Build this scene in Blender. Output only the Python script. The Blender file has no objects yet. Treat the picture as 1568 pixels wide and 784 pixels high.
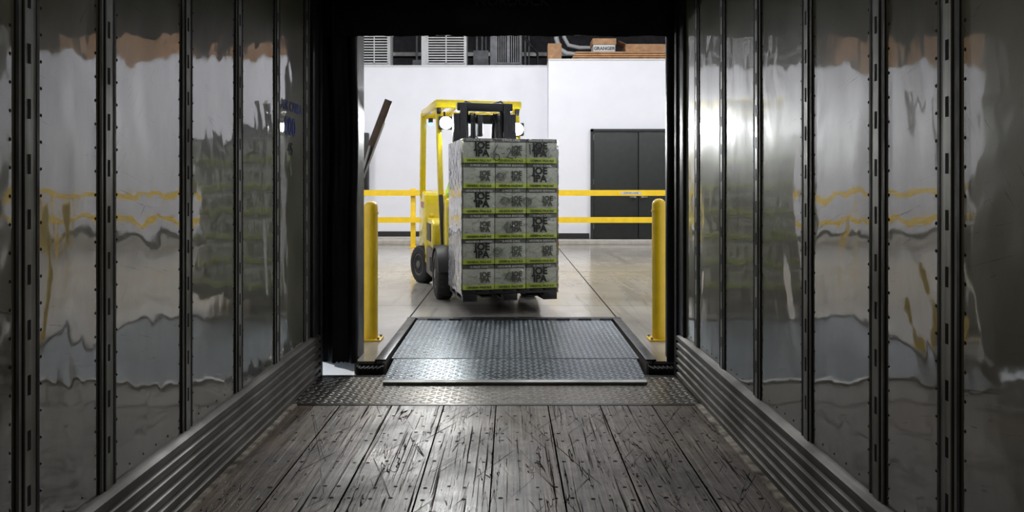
import bpy, bmesh, math, random
from mathutils import Vector, Matrix
random.seed(4)
scene = bpy.context.scene
COL = scene.collection
try:
    scene.view_settings.view_transform = 'Standard'
    scene.view_settings.look = 'None'
    scene.view_settings.exposure = 0.05
except Exception: pass

# ------------------------------------------------------------ materials
class NT:
    def __init__(s, name):
        s.m = bpy.data.materials.new(name); s.m.use_nodes = True
        s.t = s.m.node_tree; s.b = s.t.nodes['Principled BSDF']
        s.tc = s.t.nodes.new('ShaderNodeTexCoord'); s.P = s.tc.outputs['Object']
        s._sep = None
    def n(s, typ, **kw):
        nd = s.t.nodes.new(typ)
        for k, v in kw.items(): setattr(nd, k, v)
        return nd
    def set(s, sock, v):
        if isinstance(v, bpy.types.NodeSocket): s.t.links.new(v, sock)
        else:
            if isinstance(v, (tuple, list)) and len(v) == 3 and sock.type == 'RGBA': v = (*v, 1)
            sock.default_value = v
    def xyz(s):
        if not s._sep:
            s._sep = s.n('ShaderNodeSeparateXYZ'); s.t.links.new(s.P, s._sep.inputs[0])
        return s._sep.outputs[0], s._sep.outputs[1], s._sep.outputs[2]
    def math(s, op, a, b=0.0, c=None, clamp=False):
        nd = s.n('ShaderNodeMath', operation=op); nd.use_clamp = clamp
        s.set(nd.inputs[0], a); s.set(nd.inputs[1], b)
        if c is not None: s.set(nd.inputs[2], c)
        return nd.outputs[0]
    def scale(s, sc, src=None):
        nd = s.n('ShaderNodeMapping'); s.set(nd.inputs[0], src or s.P); nd.inputs['Scale'].default_value = sc
        return nd.outputs[0]
    def rot(s, r, sc):
        nd = s.n('ShaderNodeMapping'); s.set(nd.inputs[0], s.P); nd.inputs['Rotation'].default_value = r
        return s.scale(sc, nd.outputs[0])
    def noise(s, scale=5, detail=4, vec=None, rough=.5, dist=0):
        nd = s.n('ShaderNodeTexNoise'); s.set(nd.inputs['Vector'], vec or s.P)
        nd.inputs['Scale'].default_value = scale; nd.inputs['Detail'].default_value = detail
        nd.inputs['Roughness'].default_value = rough; nd.inputs['Distortion'].default_value = dist
        return nd.outputs[0]
    def white(s, v):
        nd = s.n('ShaderNodeTexWhiteNoise', noise_dimensions='1D'); s.set(nd.inputs['W'], v)
        return nd.outputs[0]
    def ramp(s, f, stops):
        nd = s.n('ShaderNodeValToRGB'); s.set(nd.inputs[0], f)
        e = nd.color_ramp.elements
        while len(e) < len(stops): e.new(0.5)
        for i, (p, c) in enumerate(stops):
            e[i].position = p
            e[i].color = (*c, 1) if isinstance(c, (tuple, list)) else (c, c, c, 1)
        return nd.outputs[0]
    def mix(s, f, a, b, bt='MIX'):
        nd = s.n('ShaderNodeMix', data_type='RGBA', blend_type=bt)
        s.set(nd.inputs[0], f); s.set(nd.inputs[6], a); s.set(nd.inputs[7], b)
        return nd.outputs[2]
    def bump(s, h, strength=.3, dist=.01, normal=None):
        nd = s.n('ShaderNodeBump'); s.set(nd.inputs['Height'], h)
        nd.inputs['Strength'].default_value = strength; nd.inputs['Distance'].default_value = dist
        if normal: s.set(nd.inputs['Normal'], normal)
        s.t.links.new(nd.outputs[0], s.b.inputs['Normal'])
        return nd.outputs[0]
    def p(s, **kw):
        names = dict(col='Base Color', rough='Roughness', metal='Metallic', ior='IOR', coat='Coat Weight',
                     coatr='Coat Roughness', coation='Coat IOR', alpha='Alpha', em='Emission Color', ems='Emission Strength', spec='Specular IOR Level', sheen='Sheen Weight')
        for k, v in kw.items(): s.set(s.b.inputs[names[k]], v)
        return s.m

def simple(name, col, rough=.5, metal=0., var=.12, nscale=8, bump=.0, bscale=60, coat=0):
    t = NT(name)
    f = t.noise(nscale, 5)
    lo = tuple(c * (1 - var * 1.6) for c in col); hi = tuple(min(1, c * (1 + var)) for c in col)
    t.p(col=t.ramp(f, [(.3, lo), (.7, hi)]), metal=metal, coat=coat,
        rough=t.ramp(f, [(.3, min(1, rough * 1.15)), (.7, rough * .85)]))
    if bump: t.bump(t.noise(bscale, 3), bump, .004)
    return t.m
def emis(name, col, st):
    t = NT(name); return t.p(col=col, em=col, ems=st)

def panel_mat(name, flip):
    t = NT(name)
    x, y, z = t.xyz()
    big = t.noise(1.6, 3, rough=.5)
    streak = t.noise(1, 6, vec=t.scale((1, 2.2, .8)), rough=.65, dist=.6)
    c = t.ramp(streak, [(.3, (.145, .145, .10)), (.55, (.22, .215, .16)), (.75, (.28, .27, .21))])
    sc = t.noise(1, 5, vec=t.rot((.25, 0, 0), (1, 2.0, 45)), rough=.75, dist=2.2)
    sc2 = t.noise(1, 4, vec=t.rot((-.9, 0, 0), (1, 2.5, 60)), rough=.7, dist=1.5)
    scr = t.math('MAXIMUM', t.ramp(sc, [(.635, 0.), (.67, .85)]), t.ramp(sc2, [(.67, 0.), (.69, .75)]))
    c = t.mix(scr, c, (.02, .02, .017))
    low_dark = t.ramp(z, [(.3, .85), (1.2, 0.)])  # sheet colour gets darker towards the bottom
    c = t.mix(t.math('MULTIPLY', low_dark, t.ramp(big, [(.3, .35), (.7, 1.)])), c, (.04, .038, .027))
    t.p(col=c, metal=.0, coat=t.math('SUBTRACT', 1., t.math('MULTIPLY', scr, .8)), coatr=.04, coation=2.35, ior=1.5,
        rough=t.ramp(streak, [(.35, .30), (.7, .42)]))
    w1 = t.noise(1, 2, vec=t.scale((1, 2.4, 1.6)), rough=.4, dist=.5)
    w2 = t.noise(1, 2, vec=t.scale((1, 8, 6)), rough=.4)
    h = t.math('ADD', w1, t.math('MULTIPLY', w2, .13))
    b = t.n('ShaderNodeBump'); t.set(b.inputs['Height'], h)
    b.inputs['Strength'].default_value = .55; b.inputs['Distance'].default_value = .02
    t.t.links.new(b.outputs[0], t.b.inputs['Normal']); t.t.links.new(b.outputs[0], t.b.inputs['Coat Normal'])
    return t.m

def wood_mat():
    t = NT('worn_oak_floor'); x, y, z = t.xyz()
    u = t.math('DIVIDE', t.math('ADD', x, .08 + 3.1), .31)
    idx = t.math('FLOOR', u); fr = t.math('FRACT', u)
    r = t.white(idx)
    strip = t.white(t.math('FLOOR', t.math('MULTIPLY', x, 34.)))
    g = t.noise(1, 8, vec=t.scale((55, 1.1, 1)), rough=.75, dist=.5)
    patch = t.noise(2.2, 6, rough=.68)
    c = t.ramp(g, [(.34, (.035, .025, .017)), (.46, (.12, .091, .064)), (.57, (.23, .187, .143)), (.70, (.46, .40, .33))])
    c = t.mix(.5, c, t.ramp(r, [(0, (.55, .50, .45)), (1, (1.05, 1.0, .95))]), 'MULTIPLY')
    c = t.mix(.45, c, t.ramp(strip, [(0, (.45, .45, .45)), (1, (1.1, 1.1, 1.1))]), 'MULTIPLY')
    c = t.mix(.85, c, t.ramp(patch, [(.36, (.34, .31, .28)), (.60, (1.2, 1.17, 1.15))]), 'MULTIPLY')
    gouge = t.noise(1, 3, vec=t.scale((11, .8, 1)), rough=.5, dist=2.2)
    gl = t.math('ABSOLUTE', t.math('SUBTRACT', gouge, .60))
    gm = t.ramp(gl, [(.003, .95), (.008, 0.)])
    crk = t.noise(1, 4, vec=t.scale((80, 1.2, 1)), rough=.6, dist=.6)
    cm = t.ramp(crk, [(.60, 0.), (.655, .9)])
    d2 = t.noise(1, 2, vec=t.rot((0, 0, .45), (34, .7, 1)), rough=.4, dist=1.0)
    sm = t.ramp(t.math('ABSOLUTE', t.math('SUBTRACT', d2, .68)), [(.003, .85), (.011, 0.)])
    d3 = t.noise(1, 2, vec=t.rot((0, 0, -.3), (30, .6, 1)), rough=.4, dist=1.0)
    sm = t.math('MAXIMUM', sm, t.ramp(t.math('ABSOLUTE', t.math('SUBTRACT', d3, .69)), [(.003, .8), (.010, 0.)]))
    dk = t.math('MAXIMUM', t.math('MAXIMUM', gm, cm), sm)
    e = t.math('MINIMUM', fr, t.math('SUBTRACT', 1., fr))
    seam = t.math('LESS_THAN', t.math('ADD', e, t.math('MULTIPLY', t.math('SUBTRACT', g, .5), .03)), .012)
    dk2 = t.math('MAXIMUM', dk, seam)
    c = t.mix(dk2, c, (.008, .006, .005))
    rg = t.ramp(patch, [(.35, .44), (.62, .22)])
    rg = t.math('ADD', rg, t.math('MULTIPLY', g, .12))
    t.p(col=c, rough=t.mix(dk2, rg, (1, 1, 1)), spec=t.math('MULTIPLY', t.math('SUBTRACT', 1., dk2), .7))
    h = t.math('SUBTRACT', t.math('MULTIPLY', g, .6), t.math('MULTIPLY', dk2, 1.0))
    t.bump(h, .7, .005)
    return t.m

def tread_mat(name, col, hi, s=.042, rough=.35):
    t = NT(name); x, y, z = t.xyz()
    u = t.math('DIVIDE', x, s); v = t.math('DIVIDE', y, s)
    par = t.math('ADD', t.math('FLOOR', u), t.math('FLOOR', v))
    sg = t.math('SUBTRACT', t.math('MULTIPLY', t.math('FLOORED_MODULO', par, 2.), 2.), 1.)
    fu = t.math('SUBTRACT', t.math('FRACT', u), .5); fv = t.math('SUBTRACT', t.math('FRACT', v), .5)
    sv = t.math('MULTIPLY', fv, sg)
    d1 = t.math('MULTIPLY', t.math('ADD', fu, sv), 3.4); d2 = t.math('MULTIPLY', t.math('SUBTRACT', fu, sv), 1.25)
    q = t.math('ADD', t.math('MULTIPLY', d1, d1), t.math('MULTIPLY', d2, d2))
    h = t.math('SUBTRACT', 1., q, clamp=True)
    n = t.noise(3, 5, rough=.6); n2 = t.noise(25, 4)
    c = t.mix(t.math('MULTIPLY', h, .8), t.mix(n, col, tuple(k * .5 for k in col)), hi)
    t.p(col=c, metal=.85, rough=t.ramp(n2, [(.3, rough + .10), (.7, rough - .06)]))
    t.bump(h, 1., .010)
    return t.m

def concrete_mat():
    t = NT('polished_concrete'); x, y, z = t.xyz()
    n = t.noise(.9, 6, rough=.6); n2 = t.noise(9, 5, rough=.65)
    c = t.ramp(n, [(.3, (.28, .262, .23)), (.7, (.42, .40, .36))])
    c = t.mix(.3, c, t.ramp(n2, [(.3, (.6, .6, .6)), (.7, (1.1, 1.1, 1.1))]), 'MULTIPLY')
    m = None
    for ax, p0, w in ((x, -.95, .008), (x, 1.02, .008), (x, 4.9, .008), (x, -5.2, .008), (y, 11.4, .012), (y, 15.9, .02), (y, 8.1, .005)):
        l = t.math('LESS_THAN', t.math('ABSOLUTE', t.math('SUBTRACT', ax, p0)), w)
        m = l if m is None else t.math('MAXIMUM', m, l)
    tm = t.noise(1, 4, vec=t.scale((6, .35, 1)), dist=1.2)
    c = t.mix(t.ramp(tm, [(.55, 0.), (.7, .45)]), c, (.16, .148, .125))
    c = t.mix(m, c, (.04, .037, .032))
    t.p(col=c, rough=t.mix(m, t.ramp(n2, [(.3, .22), (.7, .12)]), (1, 1, 1)), spec=t.math('SUBTRACT', .65, t.math('MULTIPLY', m, .65)))
    t.bump(n2, .04, .003)
    return t.m

def case_mat():
    t = NT('printed_beer_case'); x, y, z = t.xyz()
    L = .245
    u = t.math('DIVIDE', t.math('SUBTRACT', z, .245), L); f = t.math('FRACT', u)
    art = t.noise(1, 6, vec=t.scale((14, 14, 22)), rough=.7, dist=.8)
    body = t.ramp(art, [(.36, (.20, .23, .165)), (.45, (.36, .39, .31)), (.62, (.45, .48, .39))])
    lime = t.ramp(t.noise(20, 3), [(.3, (.40, .54, .02)), (.7, (.54, .70, .05))])
    c = t.mix(t.math('LESS_THAN', f, .22), body, lime)
    c = t.mix(t.math('GREATER_THAN', f, .84), c, (.020, .030, .018))
    c = t.mix(t.math('LESS_THAN', f, .03), c, (.035, .045, .02))
    t.p(col=c, rough=.45, coat=1., coatr=.08, coation=1.8)
    w = t.noise(1, 4, vec=t.scale((7, 7, 16)), rough=.6, dist=1.5)
    b = t.n('ShaderNodeBump'); t.set(b.inputs['Height'], w); b.inputs['Strength'].default_value = 1.; b.inputs['Distance'].default_value = .04
    t.t.links.new(b.outputs[0], t.b.inputs['Coat Normal'])
    return t.m

def film_mat():
    t = NT('stretch_wrap_film')
    w = t.noise(1, 5, vec=t.scale((10, 4, 20)), rough=.65, dist=2.)
    c = t.ramp(w, [(.3, (.28, .29, .31)), (.6, (.62, .63, .67))])
    t.p(col=c, rough=.22, metal=.1, coat=1, alpha=t.ramp(w, [(.3, .75), (.6, .95)]))
    t.bump(w, .7, .02)
    return t.m

def alu_mat(name, col, rough, sc=(1, .6, 40), metal=.8):
    t = NT(name)
    n = t.noise(1, 6, vec=t.scale(sc), rough=.7)
    n2 = t.noise(3, 5)
    c = t.ramp(n, [(.3, tuple(k * .45 for k in col)), (.7, col)])
    c = t.mix(.7, c, t.ramp(n2, [(.35, (.4, .38, .34)), (.65, (1, 1, 1))]), 'MULTIPLY')
    t.p(col=c, metal=metal, rough=t.ramp(n2, [(.3, rough + .2), (.7, rough)]))
    t.bump(n, .2, .002)
    return t.m

M = {}
M['panelL'] = panel_mat('trailer_wall_sheet', 0)
M['wood'] = wood_mat()
M['tread'] = tread_mat('leveler_tread_plate', (.17, .20, .225), (.60, .67, .74), rough=.33)
M['tread2'] = tread_mat('trailer_tread_plate', (.18, .168, .148), (.50, .47, .43), s=.046, rough=.34)
M['conc'] = concrete_mat()
M['case'] = case_mat()
M['film'] = film_mat()
M['scuff'] = alu_mat('scuff_rail_aluminium', (.20, .19, .17), .38, metal=.5)
M['galv'] = alu_mat('galvanised_post', (.46, .47, .45), .36, sc=(1, 40, 1), metal=.5)
M['dkmetal'] = simple('dark_steel', (.05, .052, .055), .4, .6, bump=.1)
M['frame'] = simple('black_frame_paint', (.010, .010, .011), .6, .0, bump=.1)
M['slot'] = simple('slot_shadow_hole', (.002, .002, .002), .95)
M['black'] = simple('black_plastic', (.012, .012, .013), .45, bump=.08)
M['rubber'] = simple('tyre_rubber', (.018, .018, .018), .75, bump=.3, bscale=90)
M['fabric'] = simple('dock_seal_vinyl', (.012, .014, .019), .5, var=.3, nscale=4, bump=.35, bscale=14)
M['yellow'] = simple('safety_yellow_paint', (.86, .57, .008), .35, var=.06, coat=.3)
M['ylift'] = simple('forklift_yellow_paint', (.80, .62, .006), .3, var=.08, coat=.5)
M['grey'] = simple('forklift_grey_paint', (.12, .115, .10), .45, var=.15)
M['white'] = simple('white_wall_paint', (.73, .74, .79), .55, var=.02, nscale=2)
M['white2'] = simple('white_enamel', (.55, .56, .56), .4, var=.05)
M['greybox'] = simple('grey_enclosure_paint', (.13, .135, .145), .45, .2)
M['dkwall'] = simple('dark_upper_wall', (.028, .028, .032), .8)
M['door'] = simple('charcoal_door_paint', (.014, .018, .017), .5, var=.1)
M['card'] = simple('corrugated_cardboard', (.38, .22, .115), .8, var=.15, bump=.2)
M['ply'] = simple('plywood', (.48, .245, .10), .7, var=.2)
M['plank'] = simple('stained_timber', (.085, .048, .028), .6, var=.25)
M['cream'] = simple('cream_paint', (.42, .40, .36), .6)
M['ink'] = simple('black_print_ink', (.012, .016, .012), .5)
M['ink2'] = simple('grey_print_ink', (.07, .08, .06), .5)
M['wink'] = simple('white_print_ink', (.5, .5, .46), .5)
M['blue'] = simple('blue_stencil_paint', (.03, .07, .38), .7)
M['greyink'] = simple('grey_marker', (.03, .03, .03), .7)
M['faint'] = simple('faded_print', (.10, .104, .11), .6)
M['rivet'] = simple('rivet_steel', (.06, .058, .05), .35, .6)
M['screw'] = simple('dark_screw_head', (.006, .0055, .005), .9, .0)
M['dust'] = simple('dusty_edge_trim', (.42, .38, .32), .85, var=.5, nscale=14)
M['led'] = emis('led_lamp_glass', (.9, 1, .93), 200)
M['blueled'] = emis('blue_led', (.05, .2, 1), 12)
M['red'] = simple('red_tape', (.5, .03, .02), .5)
M['skin'] = simple('skin', (.50, .29, .20), .5, var=.06)
M['hiviz'] = simple('hi_vis_vest', (.42, .72, .03), .7, var=.1)
M['jeans'] = simple('dark_denim', (.02, .028, .05), .8, var=.2, bump=.3)
M['hair'] = simple('dark_hair', (.03, .018, .01), .7)
M['eye'] = simple('eye_white', (.7, .7, .7), .3)
M['chalk'] = simple('dock_face_white_paint', (.85, .87, .9), .6)
M['ground'] = simple('asphalt', (.12, .12, .125), .9, bump=.3)
M['fill'] = emis('added_fill_lens', (1, .93, .82), 3)  # glowing lens of the added interior fill fixtures

# ------------------------------------------------------------ mesh builder
class MB:
    def __init__(s, name): s.name = name; s.v = []; s.f = []; s.fm = []; s.mats = []
    def mi(s, m):
        m = M[m] if isinstance(m, str) else m
        if m not in s.mats: s.mats.append(m)
        return s.mats.index(m)
    def add(s, vs, fs, mat, T=None):
        o = len(s.v)
        s.v += [tuple(T @ Vector(v)) if T else tuple(v) for v in vs]
        s.f += [tuple(o + i for i in f) for f in fs]; s.fm += [s.mi(mat)] * len(fs)
    def bmadd(s, bm, mat, T=None):
        bm.verts.index_update()
        s.add([v.co.copy() for v in bm.verts], [[v.index for v in f.verts] for f in bm.faces], mat, T); bm.free()
    def box(s, lo, hi, mat, bevel=0, T=None, seg=2):
        x0, y0, z0 = lo; x1, y1, z1 = hi
        vs = [(x0, y0, z0), (x1, y0, z0), (x1, y1, z0), (x0, y1, z0), (x0, y0, z1), (x1, y0, z1), (x1, y1, z1), (x0, y1, z1)]
        fs = [(0, 3, 2, 1), (4, 5, 6, 7), (0, 1, 5, 4), (1, 2, 6, 5), (2, 3, 7, 6), (3, 0, 4, 7)]
        if bevel:
            bm = bmesh.new(); bv = [bm.verts.new(v) for v in vs]
            for f in fs: bm.faces.new([bv[i] for i in f])
            bmesh.ops.bevel(bm, geom=bm.edges[:], offset=bevel, segments=seg, affect='EDGES', profile=.5)
            s.bmadd(bm, mat, T)
        else: s.add(vs, fs, mat, T)
    def obox(s, p1, p2, w, h, mat, bevel=0, up=(0, 0, 1)):
        p1 = Vector(p1); p2 = Vector(p2); d = p2 - p1; L = d.length; d.normalize()
        up = Vector(up)
        if abs(d.dot(up)) > .98: up = Vector((0, 1, 0))
        x = d.cross(up).normalized(); z = x.cross(d)
        T = Matrix(((x.x, d.x, z.x, p1.x), (x.y, d.y, z.y, p1.y), (x.z, d.z, z.z, p1.z), (0, 0, 0, 1)))
        s.box((-w / 2, 0, -h / 2), (w / 2, L, h / 2), mat, bevel, T)
    def cyl(s, p1, p2, r, mat, seg=20, r2=None):
        s.tube([p1, p2], r, mat, seg, r2=r2)
    def tube(s, pts, r, mat, seg=12, r2=None):
        pts = [Vector(p) for p in pts]; n = len(pts); vs = []; fs = []
        a = None
        for i, p in enumerate(pts):
            d = (pts[min(i + 1, n - 1)] - pts[max(i - 1, 0)]).normalized()
            up = Vector((0, 0, 1)) if abs(d.z) < .9 else Vector((0, 1, 0))
            if a is not None: x = (a - d * a.dot(d)).normalized()
            else: x = d.cross(up).normalized()
            a = x; y = d.cross(x)
            rr = r if r2 is None else r + (r2 - r) * i / (n - 1)
            for k in range(seg):
                t = 2 * math.pi * k / seg; vs.append(p + (x * math.cos(t) + y * math.sin(t)) * rr)
        for i in range(n - 1):
            for k in range(seg):
                k2 = (k + 1) % seg; fs.append((i * seg + k, i * seg + k2, (i + 1) * seg + k2, (i + 1) * seg + k))
        fs.append(tuple(range(seg))[::-1]); fs.append(tuple(range((n - 1) * seg, n * seg)))
        s.add(vs, fs, mat)
    def lathe(s, prof, c, axis, mat, seg=32):
        ax = Vector(axis).normalized(); up = Vector((0, 0, 1)) if abs(ax.z) < .9 else Vector((1, 0, 0))
        x = ax.cross(up).normalized(); y = ax.cross(x); c = Vector(c); vs = []; fs = []
        for r, h in prof:
            for k in range(seg):
                t = 2 * math.pi * k / seg; vs.append(c + ax * h + (x * math.cos(t) + y * math.sin(t)) * max(r, 1e-4))
        for i in range(len(prof) - 1):
            for k in range(seg):
                k2 = (k + 1) % seg; fs.append((i * seg + k, i * seg + k2, (i + 1) * seg + k2, (i + 1) * seg + k))
        fs.append(tuple(range(seg))[::-1]); fs.append(tuple(range((len(prof) - 1) * seg, len(prof) * seg)))
        s.add(vs, fs, mat)
    def prism(s, prof, axis, a, b, mat, bevel=0):
        def P(q, t):
            return {'x': (t, q[0], q[1]), 'y': (q[0], t, q[1]), 'z': (q[0], q[1], t)}[axis]
        n = len(prof); vs = [P(q, a) for q in prof] + [P(q, b) for q in prof]
        fs = [tuple(range(n)), tuple(range(n, 2 * n))[::-1]] + [(i, n + i, n + (i + 1) % n, (i + 1) % n) for i in range(n)]
        bm = bmesh.new(); bv = [bm.verts.new(v) for v in vs]
        for f in fs: bm.faces.new([bv[i] for i in f])
        bmesh.ops.recalc_face_normals(bm, faces=bm.faces[:])
        if bevel: bmesh.ops.bevel(bm, geom=bm.edges[:], offset=bevel, segments=3, affect='EDGES', profile=.5)
        s.bmadd(bm, mat)
    def sphere(s, c, r, mat, seg=24, rings=14, sc=(1, 1, 1), fn=None):
        bm = bmesh.new(); bmesh.ops.create_uvsphere(bm, u_segments=seg, v_segments=rings, radius=1)
        for v in bm.verts:
            co = v.co.copy()
            if fn: co = fn(co)
            v.co = Vector((c[0] + co.x * r * sc[0], c[1] + co.y * r * sc[1], c[2] + co.z * r * sc[2]))
        s.bmadd(bm, mat)
    def make(s, parent=None, T=None, smooth=True, angle=35):
        me = bpy.data.meshes.new(s.name); me.from_pydata(s.v, [], s.f)
        for m in s.mats: me.materials.append(m)
        me.polygons.foreach_set('material_index', s.fm)
        bm = bmesh.new(); bm.from_mesh(me); bmesh.ops.recalc_face_normals(bm, faces=bm.faces[:]); bm.to_mesh(me); bm.free()
        if smooth:
            me.polygons.foreach_set('use_smooth', [True] * len(me.polygons))
            me.set_sharp_from_angle(angle=math.radians(angle))
        ob = bpy.data.objects.new(s.name, me); COL.objects.link(ob)
        if parent: ob.parent = parent
        if T: ob.matrix_world = T
        return ob
def empty(name, T=None):
    e = bpy.data.objects.new(name, None); COL.objects.link(e); e.empty_display_size = .2
    if T: e.matrix_world = T
    return e
def text(name, body, size, M4, mat, parent, bold=0., ext=.0005, align='CENTER', sx=1.):
    c = bpy.data.curves.new(name, 'FONT'); c.body = body; c.size = size; c.align_x = align; c.align_y = 'CENTER'
    c.offset = bold; c.extrude = ext; c.resolution_u = 3; c.space_line = .8; c.space_character = 1.0
    c.materials.append(M[mat])
    o = bpy.data.objects.new(name, c); COL.objects.link(o); o.parent = parent
    o.matrix_local = M4 @ Matrix.Diagonal((sx, 1, 1, 1))
    return o
def frame(o, x, z):   # text frame: x = reading direction, z = out of page
    x = Vector(x); z = Vector(z); y = z.cross(x)
    return Matrix(((x.x, y.x, z.x, o[0]), (x.y, y.y, z.y, o[1]), (x.z, y.z, z.z, o[2]), (0, 0, 0, 1)))

HC = 1.29; WF = .07
XL, XR = -1.33, 1.18
YE = 5.35; YB = -5.0; TH = 2.72

# ------------------------------------------------------------ camera
cd = bpy.data.cameras.new('camera'); cam = bpy.data.objects.new('camera', cd); COL.objects.link(cam)
cam.location = (0, 0, HC); cam.rotation_euler = (math.pi / 2, 0, 0)
cd.sensor_width = 36; cd.lens = 1180 / 1568 * 36; cd.shift_x = 4 / 1568; cd.shift_y = -102 / 1568; cd.clip_start = .05
scene.camera = cam

# ------------------------------------------------------------ trailer
f = MB('floor')
f.box((XL, YB, -.12), (XR, 4.63, 0), 'wood')
f.box((XL, 4.63, -.12), (XR, YE, -.001), 'tread2')
f.box((XL, 4.60, -.01), (XR, 4.632, .003), 'dkmetal')
f.box((XL + .0, YE - .04, -.14), (XR, YE, .001), 'dkmetal')
yy = YB + .2
row = 0
while yy < 4.58:
    for k in range(-4, 5):
        x0 = -.08 + .31 * k
        for q in (.035, .12, .20, .275):
            if random.random() < .2: continue
            x = x0 + q + random.uniform(-.010, .010); y = yy + random.uniform(-.014, .014)
            if XL + .06 < x < XR - .06:
                r = random.uniform(.008, .0115); vs = [(x + r * math.cos(a * math.pi / 4), y + r * math.sin(a * math.pi / 4), .0008) for a in range(8)]
                f.add(vs, [tuple(range(8))], 'screw')
    row += 1
    yy += .305 if row % 3 else .13
f.make(smooth=False)
b = MB('trim_floor_edge')
for x0, x1 in ((XL + .03, XL + .062), (XR - .072, XR - .03)):
    b.box((x0, YB + .02, 0), (x1, 4.6, .010), 'dust')
b.make(smooth=False)

postsL = [5.03, 4.40, 3.78, 3.17, 2.543, 2.12, 1.52, .91, .30, -.31, -.92, -1.53, -2.2, -2.9, -3.6, -4.3]
postsR = [4.84, 4.26, 3.66, 3.047, 2.464, 2.063, 1.45, .84, .23, -.38, -.99, -1.6, -2.2, -2.9, -3.6, -4.3]
def twall(name, xw, sgn, posts):
    w = MB(name)
    w.box((min(xw, xw - sgn * .04), YB, -.12), (max(xw, xw - sgn * .04), YE - .02, TH), 'panelL')
    def bx(y0, y1, z0, z1, d0, d1, m):
        a, c = xw + sgn * d0, xw + sgn * d1
        w.box((min(a, c), y0, z0), (max(a, c), y1, z1), m)
    for p in posts:
        bx(p - .052, p - .040, .3, TH, 0, .006, 'frame')
        bx(p + .040, p + .052, .3, TH, 0, .006, 'frame')
        bx(p - .040, p + .040, .3, TH, 0, .004, 'galv')
        bx(p - .018, p + .018, .3, TH, .003, .009, 'galv')
        bx(p - .024, p - .019, .3, TH, .0, .0055, 'slot')
        bx(p + .019, p + .024, .3, TH, .0, .0055, 'slot')
        z = .42
        while z < TH - .1:
            bx(p - .007, p + .007, z, z + .055, .006, .0096, 'slot')
            z += .152
        z = .36
        while z < TH - .02:
            for dy in (-.068, .068):
                cx = xw; r = .0058
                vs = [(cx, p + dy + r * math.cos(a * math.pi / 3), z + r * math.sin(a * math.pi / 3)) for a in range(6)] + [(cx + sgn * .0035, p + dy, z)]
                w.add(vs, [(a, (a + 1) % 6, 6) for a in range(6)], 'rivet')
            z += .076
    prof = [(xw, 0.0)]
    n = 6; H = .30
    for i in range(n):
        z0 = H * i / n; z1 = H * (i + 1) / n; dz = z1 - z0
        prof += [(xw + sgn * .022, z0 + dz * .04), (xw + sgn * .034, z0 + dz * .20), (xw + sgn * .034, z0 + dz * .70), (xw + sgn * .022, z0 + dz * .86)]
    prof += [(xw + sgn * .012, H), (xw, H + .004)]
    w.prism(prof, 'y', YB, YE - .06, 'scuff')
    y = YB + .1
    while y < YE - .1:
        r = .006
        vs = [(xw, y + r * math.cos(a * math.pi / 3), H + .03 + r * math.sin(a * math.pi / 3)) for a in range(6)] + [(xw + sgn * .004, y, H + .03)]
        w.add(vs, [(a, (a + 1) % 6, 6) for a in range(6)], 'rivet'); y += .1
    a, c = xw - sgn * .05, xw + sgn * .035
    w.box((min(a, c), YE - .06, -.12), (max(a, c), YE, TH), 'frame', .006)
    a, c = xw, xw + sgn * .02
    w.box((min(a, c), YE - .20, .3), (max(a, c), YE - .06, TH), 'dkmetal', .004)
    return w.make(angle=25)
wl = twall('wall_left', XL, 1, postsL)
wr = twall('wall_right', XR, -1, postsR)
text('stencil_number', '800', .155, frame((XL + .003, 4.67, 1.665), (0, 1, 0), (1, 0, 0)), 'blue', wl, bold=.002)
text('stencil_word', 'ASK CARLA', .085, frame((XL + .003, 4.70, 1.79), (0, 1, 0), (1, 0, 0)), 'blue', wl, bold=.0005)
text('stencil_mark', '45', .11, frame((XL + .003, 4.67, 1.53), (0, 1, 0), (1, 0, 0)), 'greyink', wl)
c = MB('ceiling')
c.box((XL - .04, YB, TH), (XR + .04, YE, TH + .04), 'white2')
c.box((XL, YE - .12, TH - .10), (XR, YE, TH), 'frame')
y = YB + .3
while y < YE - .2: c.box((XL, y, TH - .03), (XR, y + .05, TH), 'galv'); y += .61
c.make(smooth=False)
w = MB('wall_front'); w.box((XL - .04, YB - .04, -.12), (XR + .04, YB, TH + .04), 'panelL'); w.make(smooth=False)

# ------------------------------------------------------------ dock seal
def cloth(name, x0, x1, z0, z1, yf, yb, amp, fx, ragged=0, nx=40, nz=40, vert=True):
    m = MB(name); vs = []; fs = []
    ph = random.random() * 6
    for j in range(nz + 1):
        for i in range(nx + 1):
            u = i / nx; v = j / nz; x = x0 + (x1 - x0) * u; z = z0 + (z1 - z0) * v
            if j == 0 and ragged: z += ragged * (math.sin(x * 13 + ph) * .5 + random.uniform(-.5, .5))
            s = (x if vert else z)
            o = amp * (math.sin(s * fx + ph + .7 * math.sin((z if vert else x) * 3)) + .4 * math.sin(s * fx * 2.3 + ph * 2))
            e = math.sin(math.pi * min(1, max(0, u))) ** .35 if vert else 1
            vs.append((x + (.3 * amp * math.sin(z * 5 + ph)), yf + o + (1 - e) * .04, z))
    for j in range(nz):
        for i in range(nx):
            a = j * (nx + 1) + i; fs.append((a, a + 1, a + nx + 2, a + nx + 1))
    m.add(vs, fs, 'fabric')
    m.box((x0 + .004, yf + .035, z0 + .03), (x1 - .004, yb, z1), 'fabric')
    return m
sl = cloth('dock_seal', -1.42, -1.075, .068, 3.0, 5.43, 5.53, .014, 42, ragged=.016)
s2 = cloth('x', 1.115, 1.32, .065, 3.0, 5.43, 5.53, .006, 50, ragged=.01, nx=16)
s3 = cloth('x', -1.48, 1.36, 2.365, 3.05, 5.40, 5.53, .006, 6, ragged=.006, nx=120, nz=12)
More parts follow.
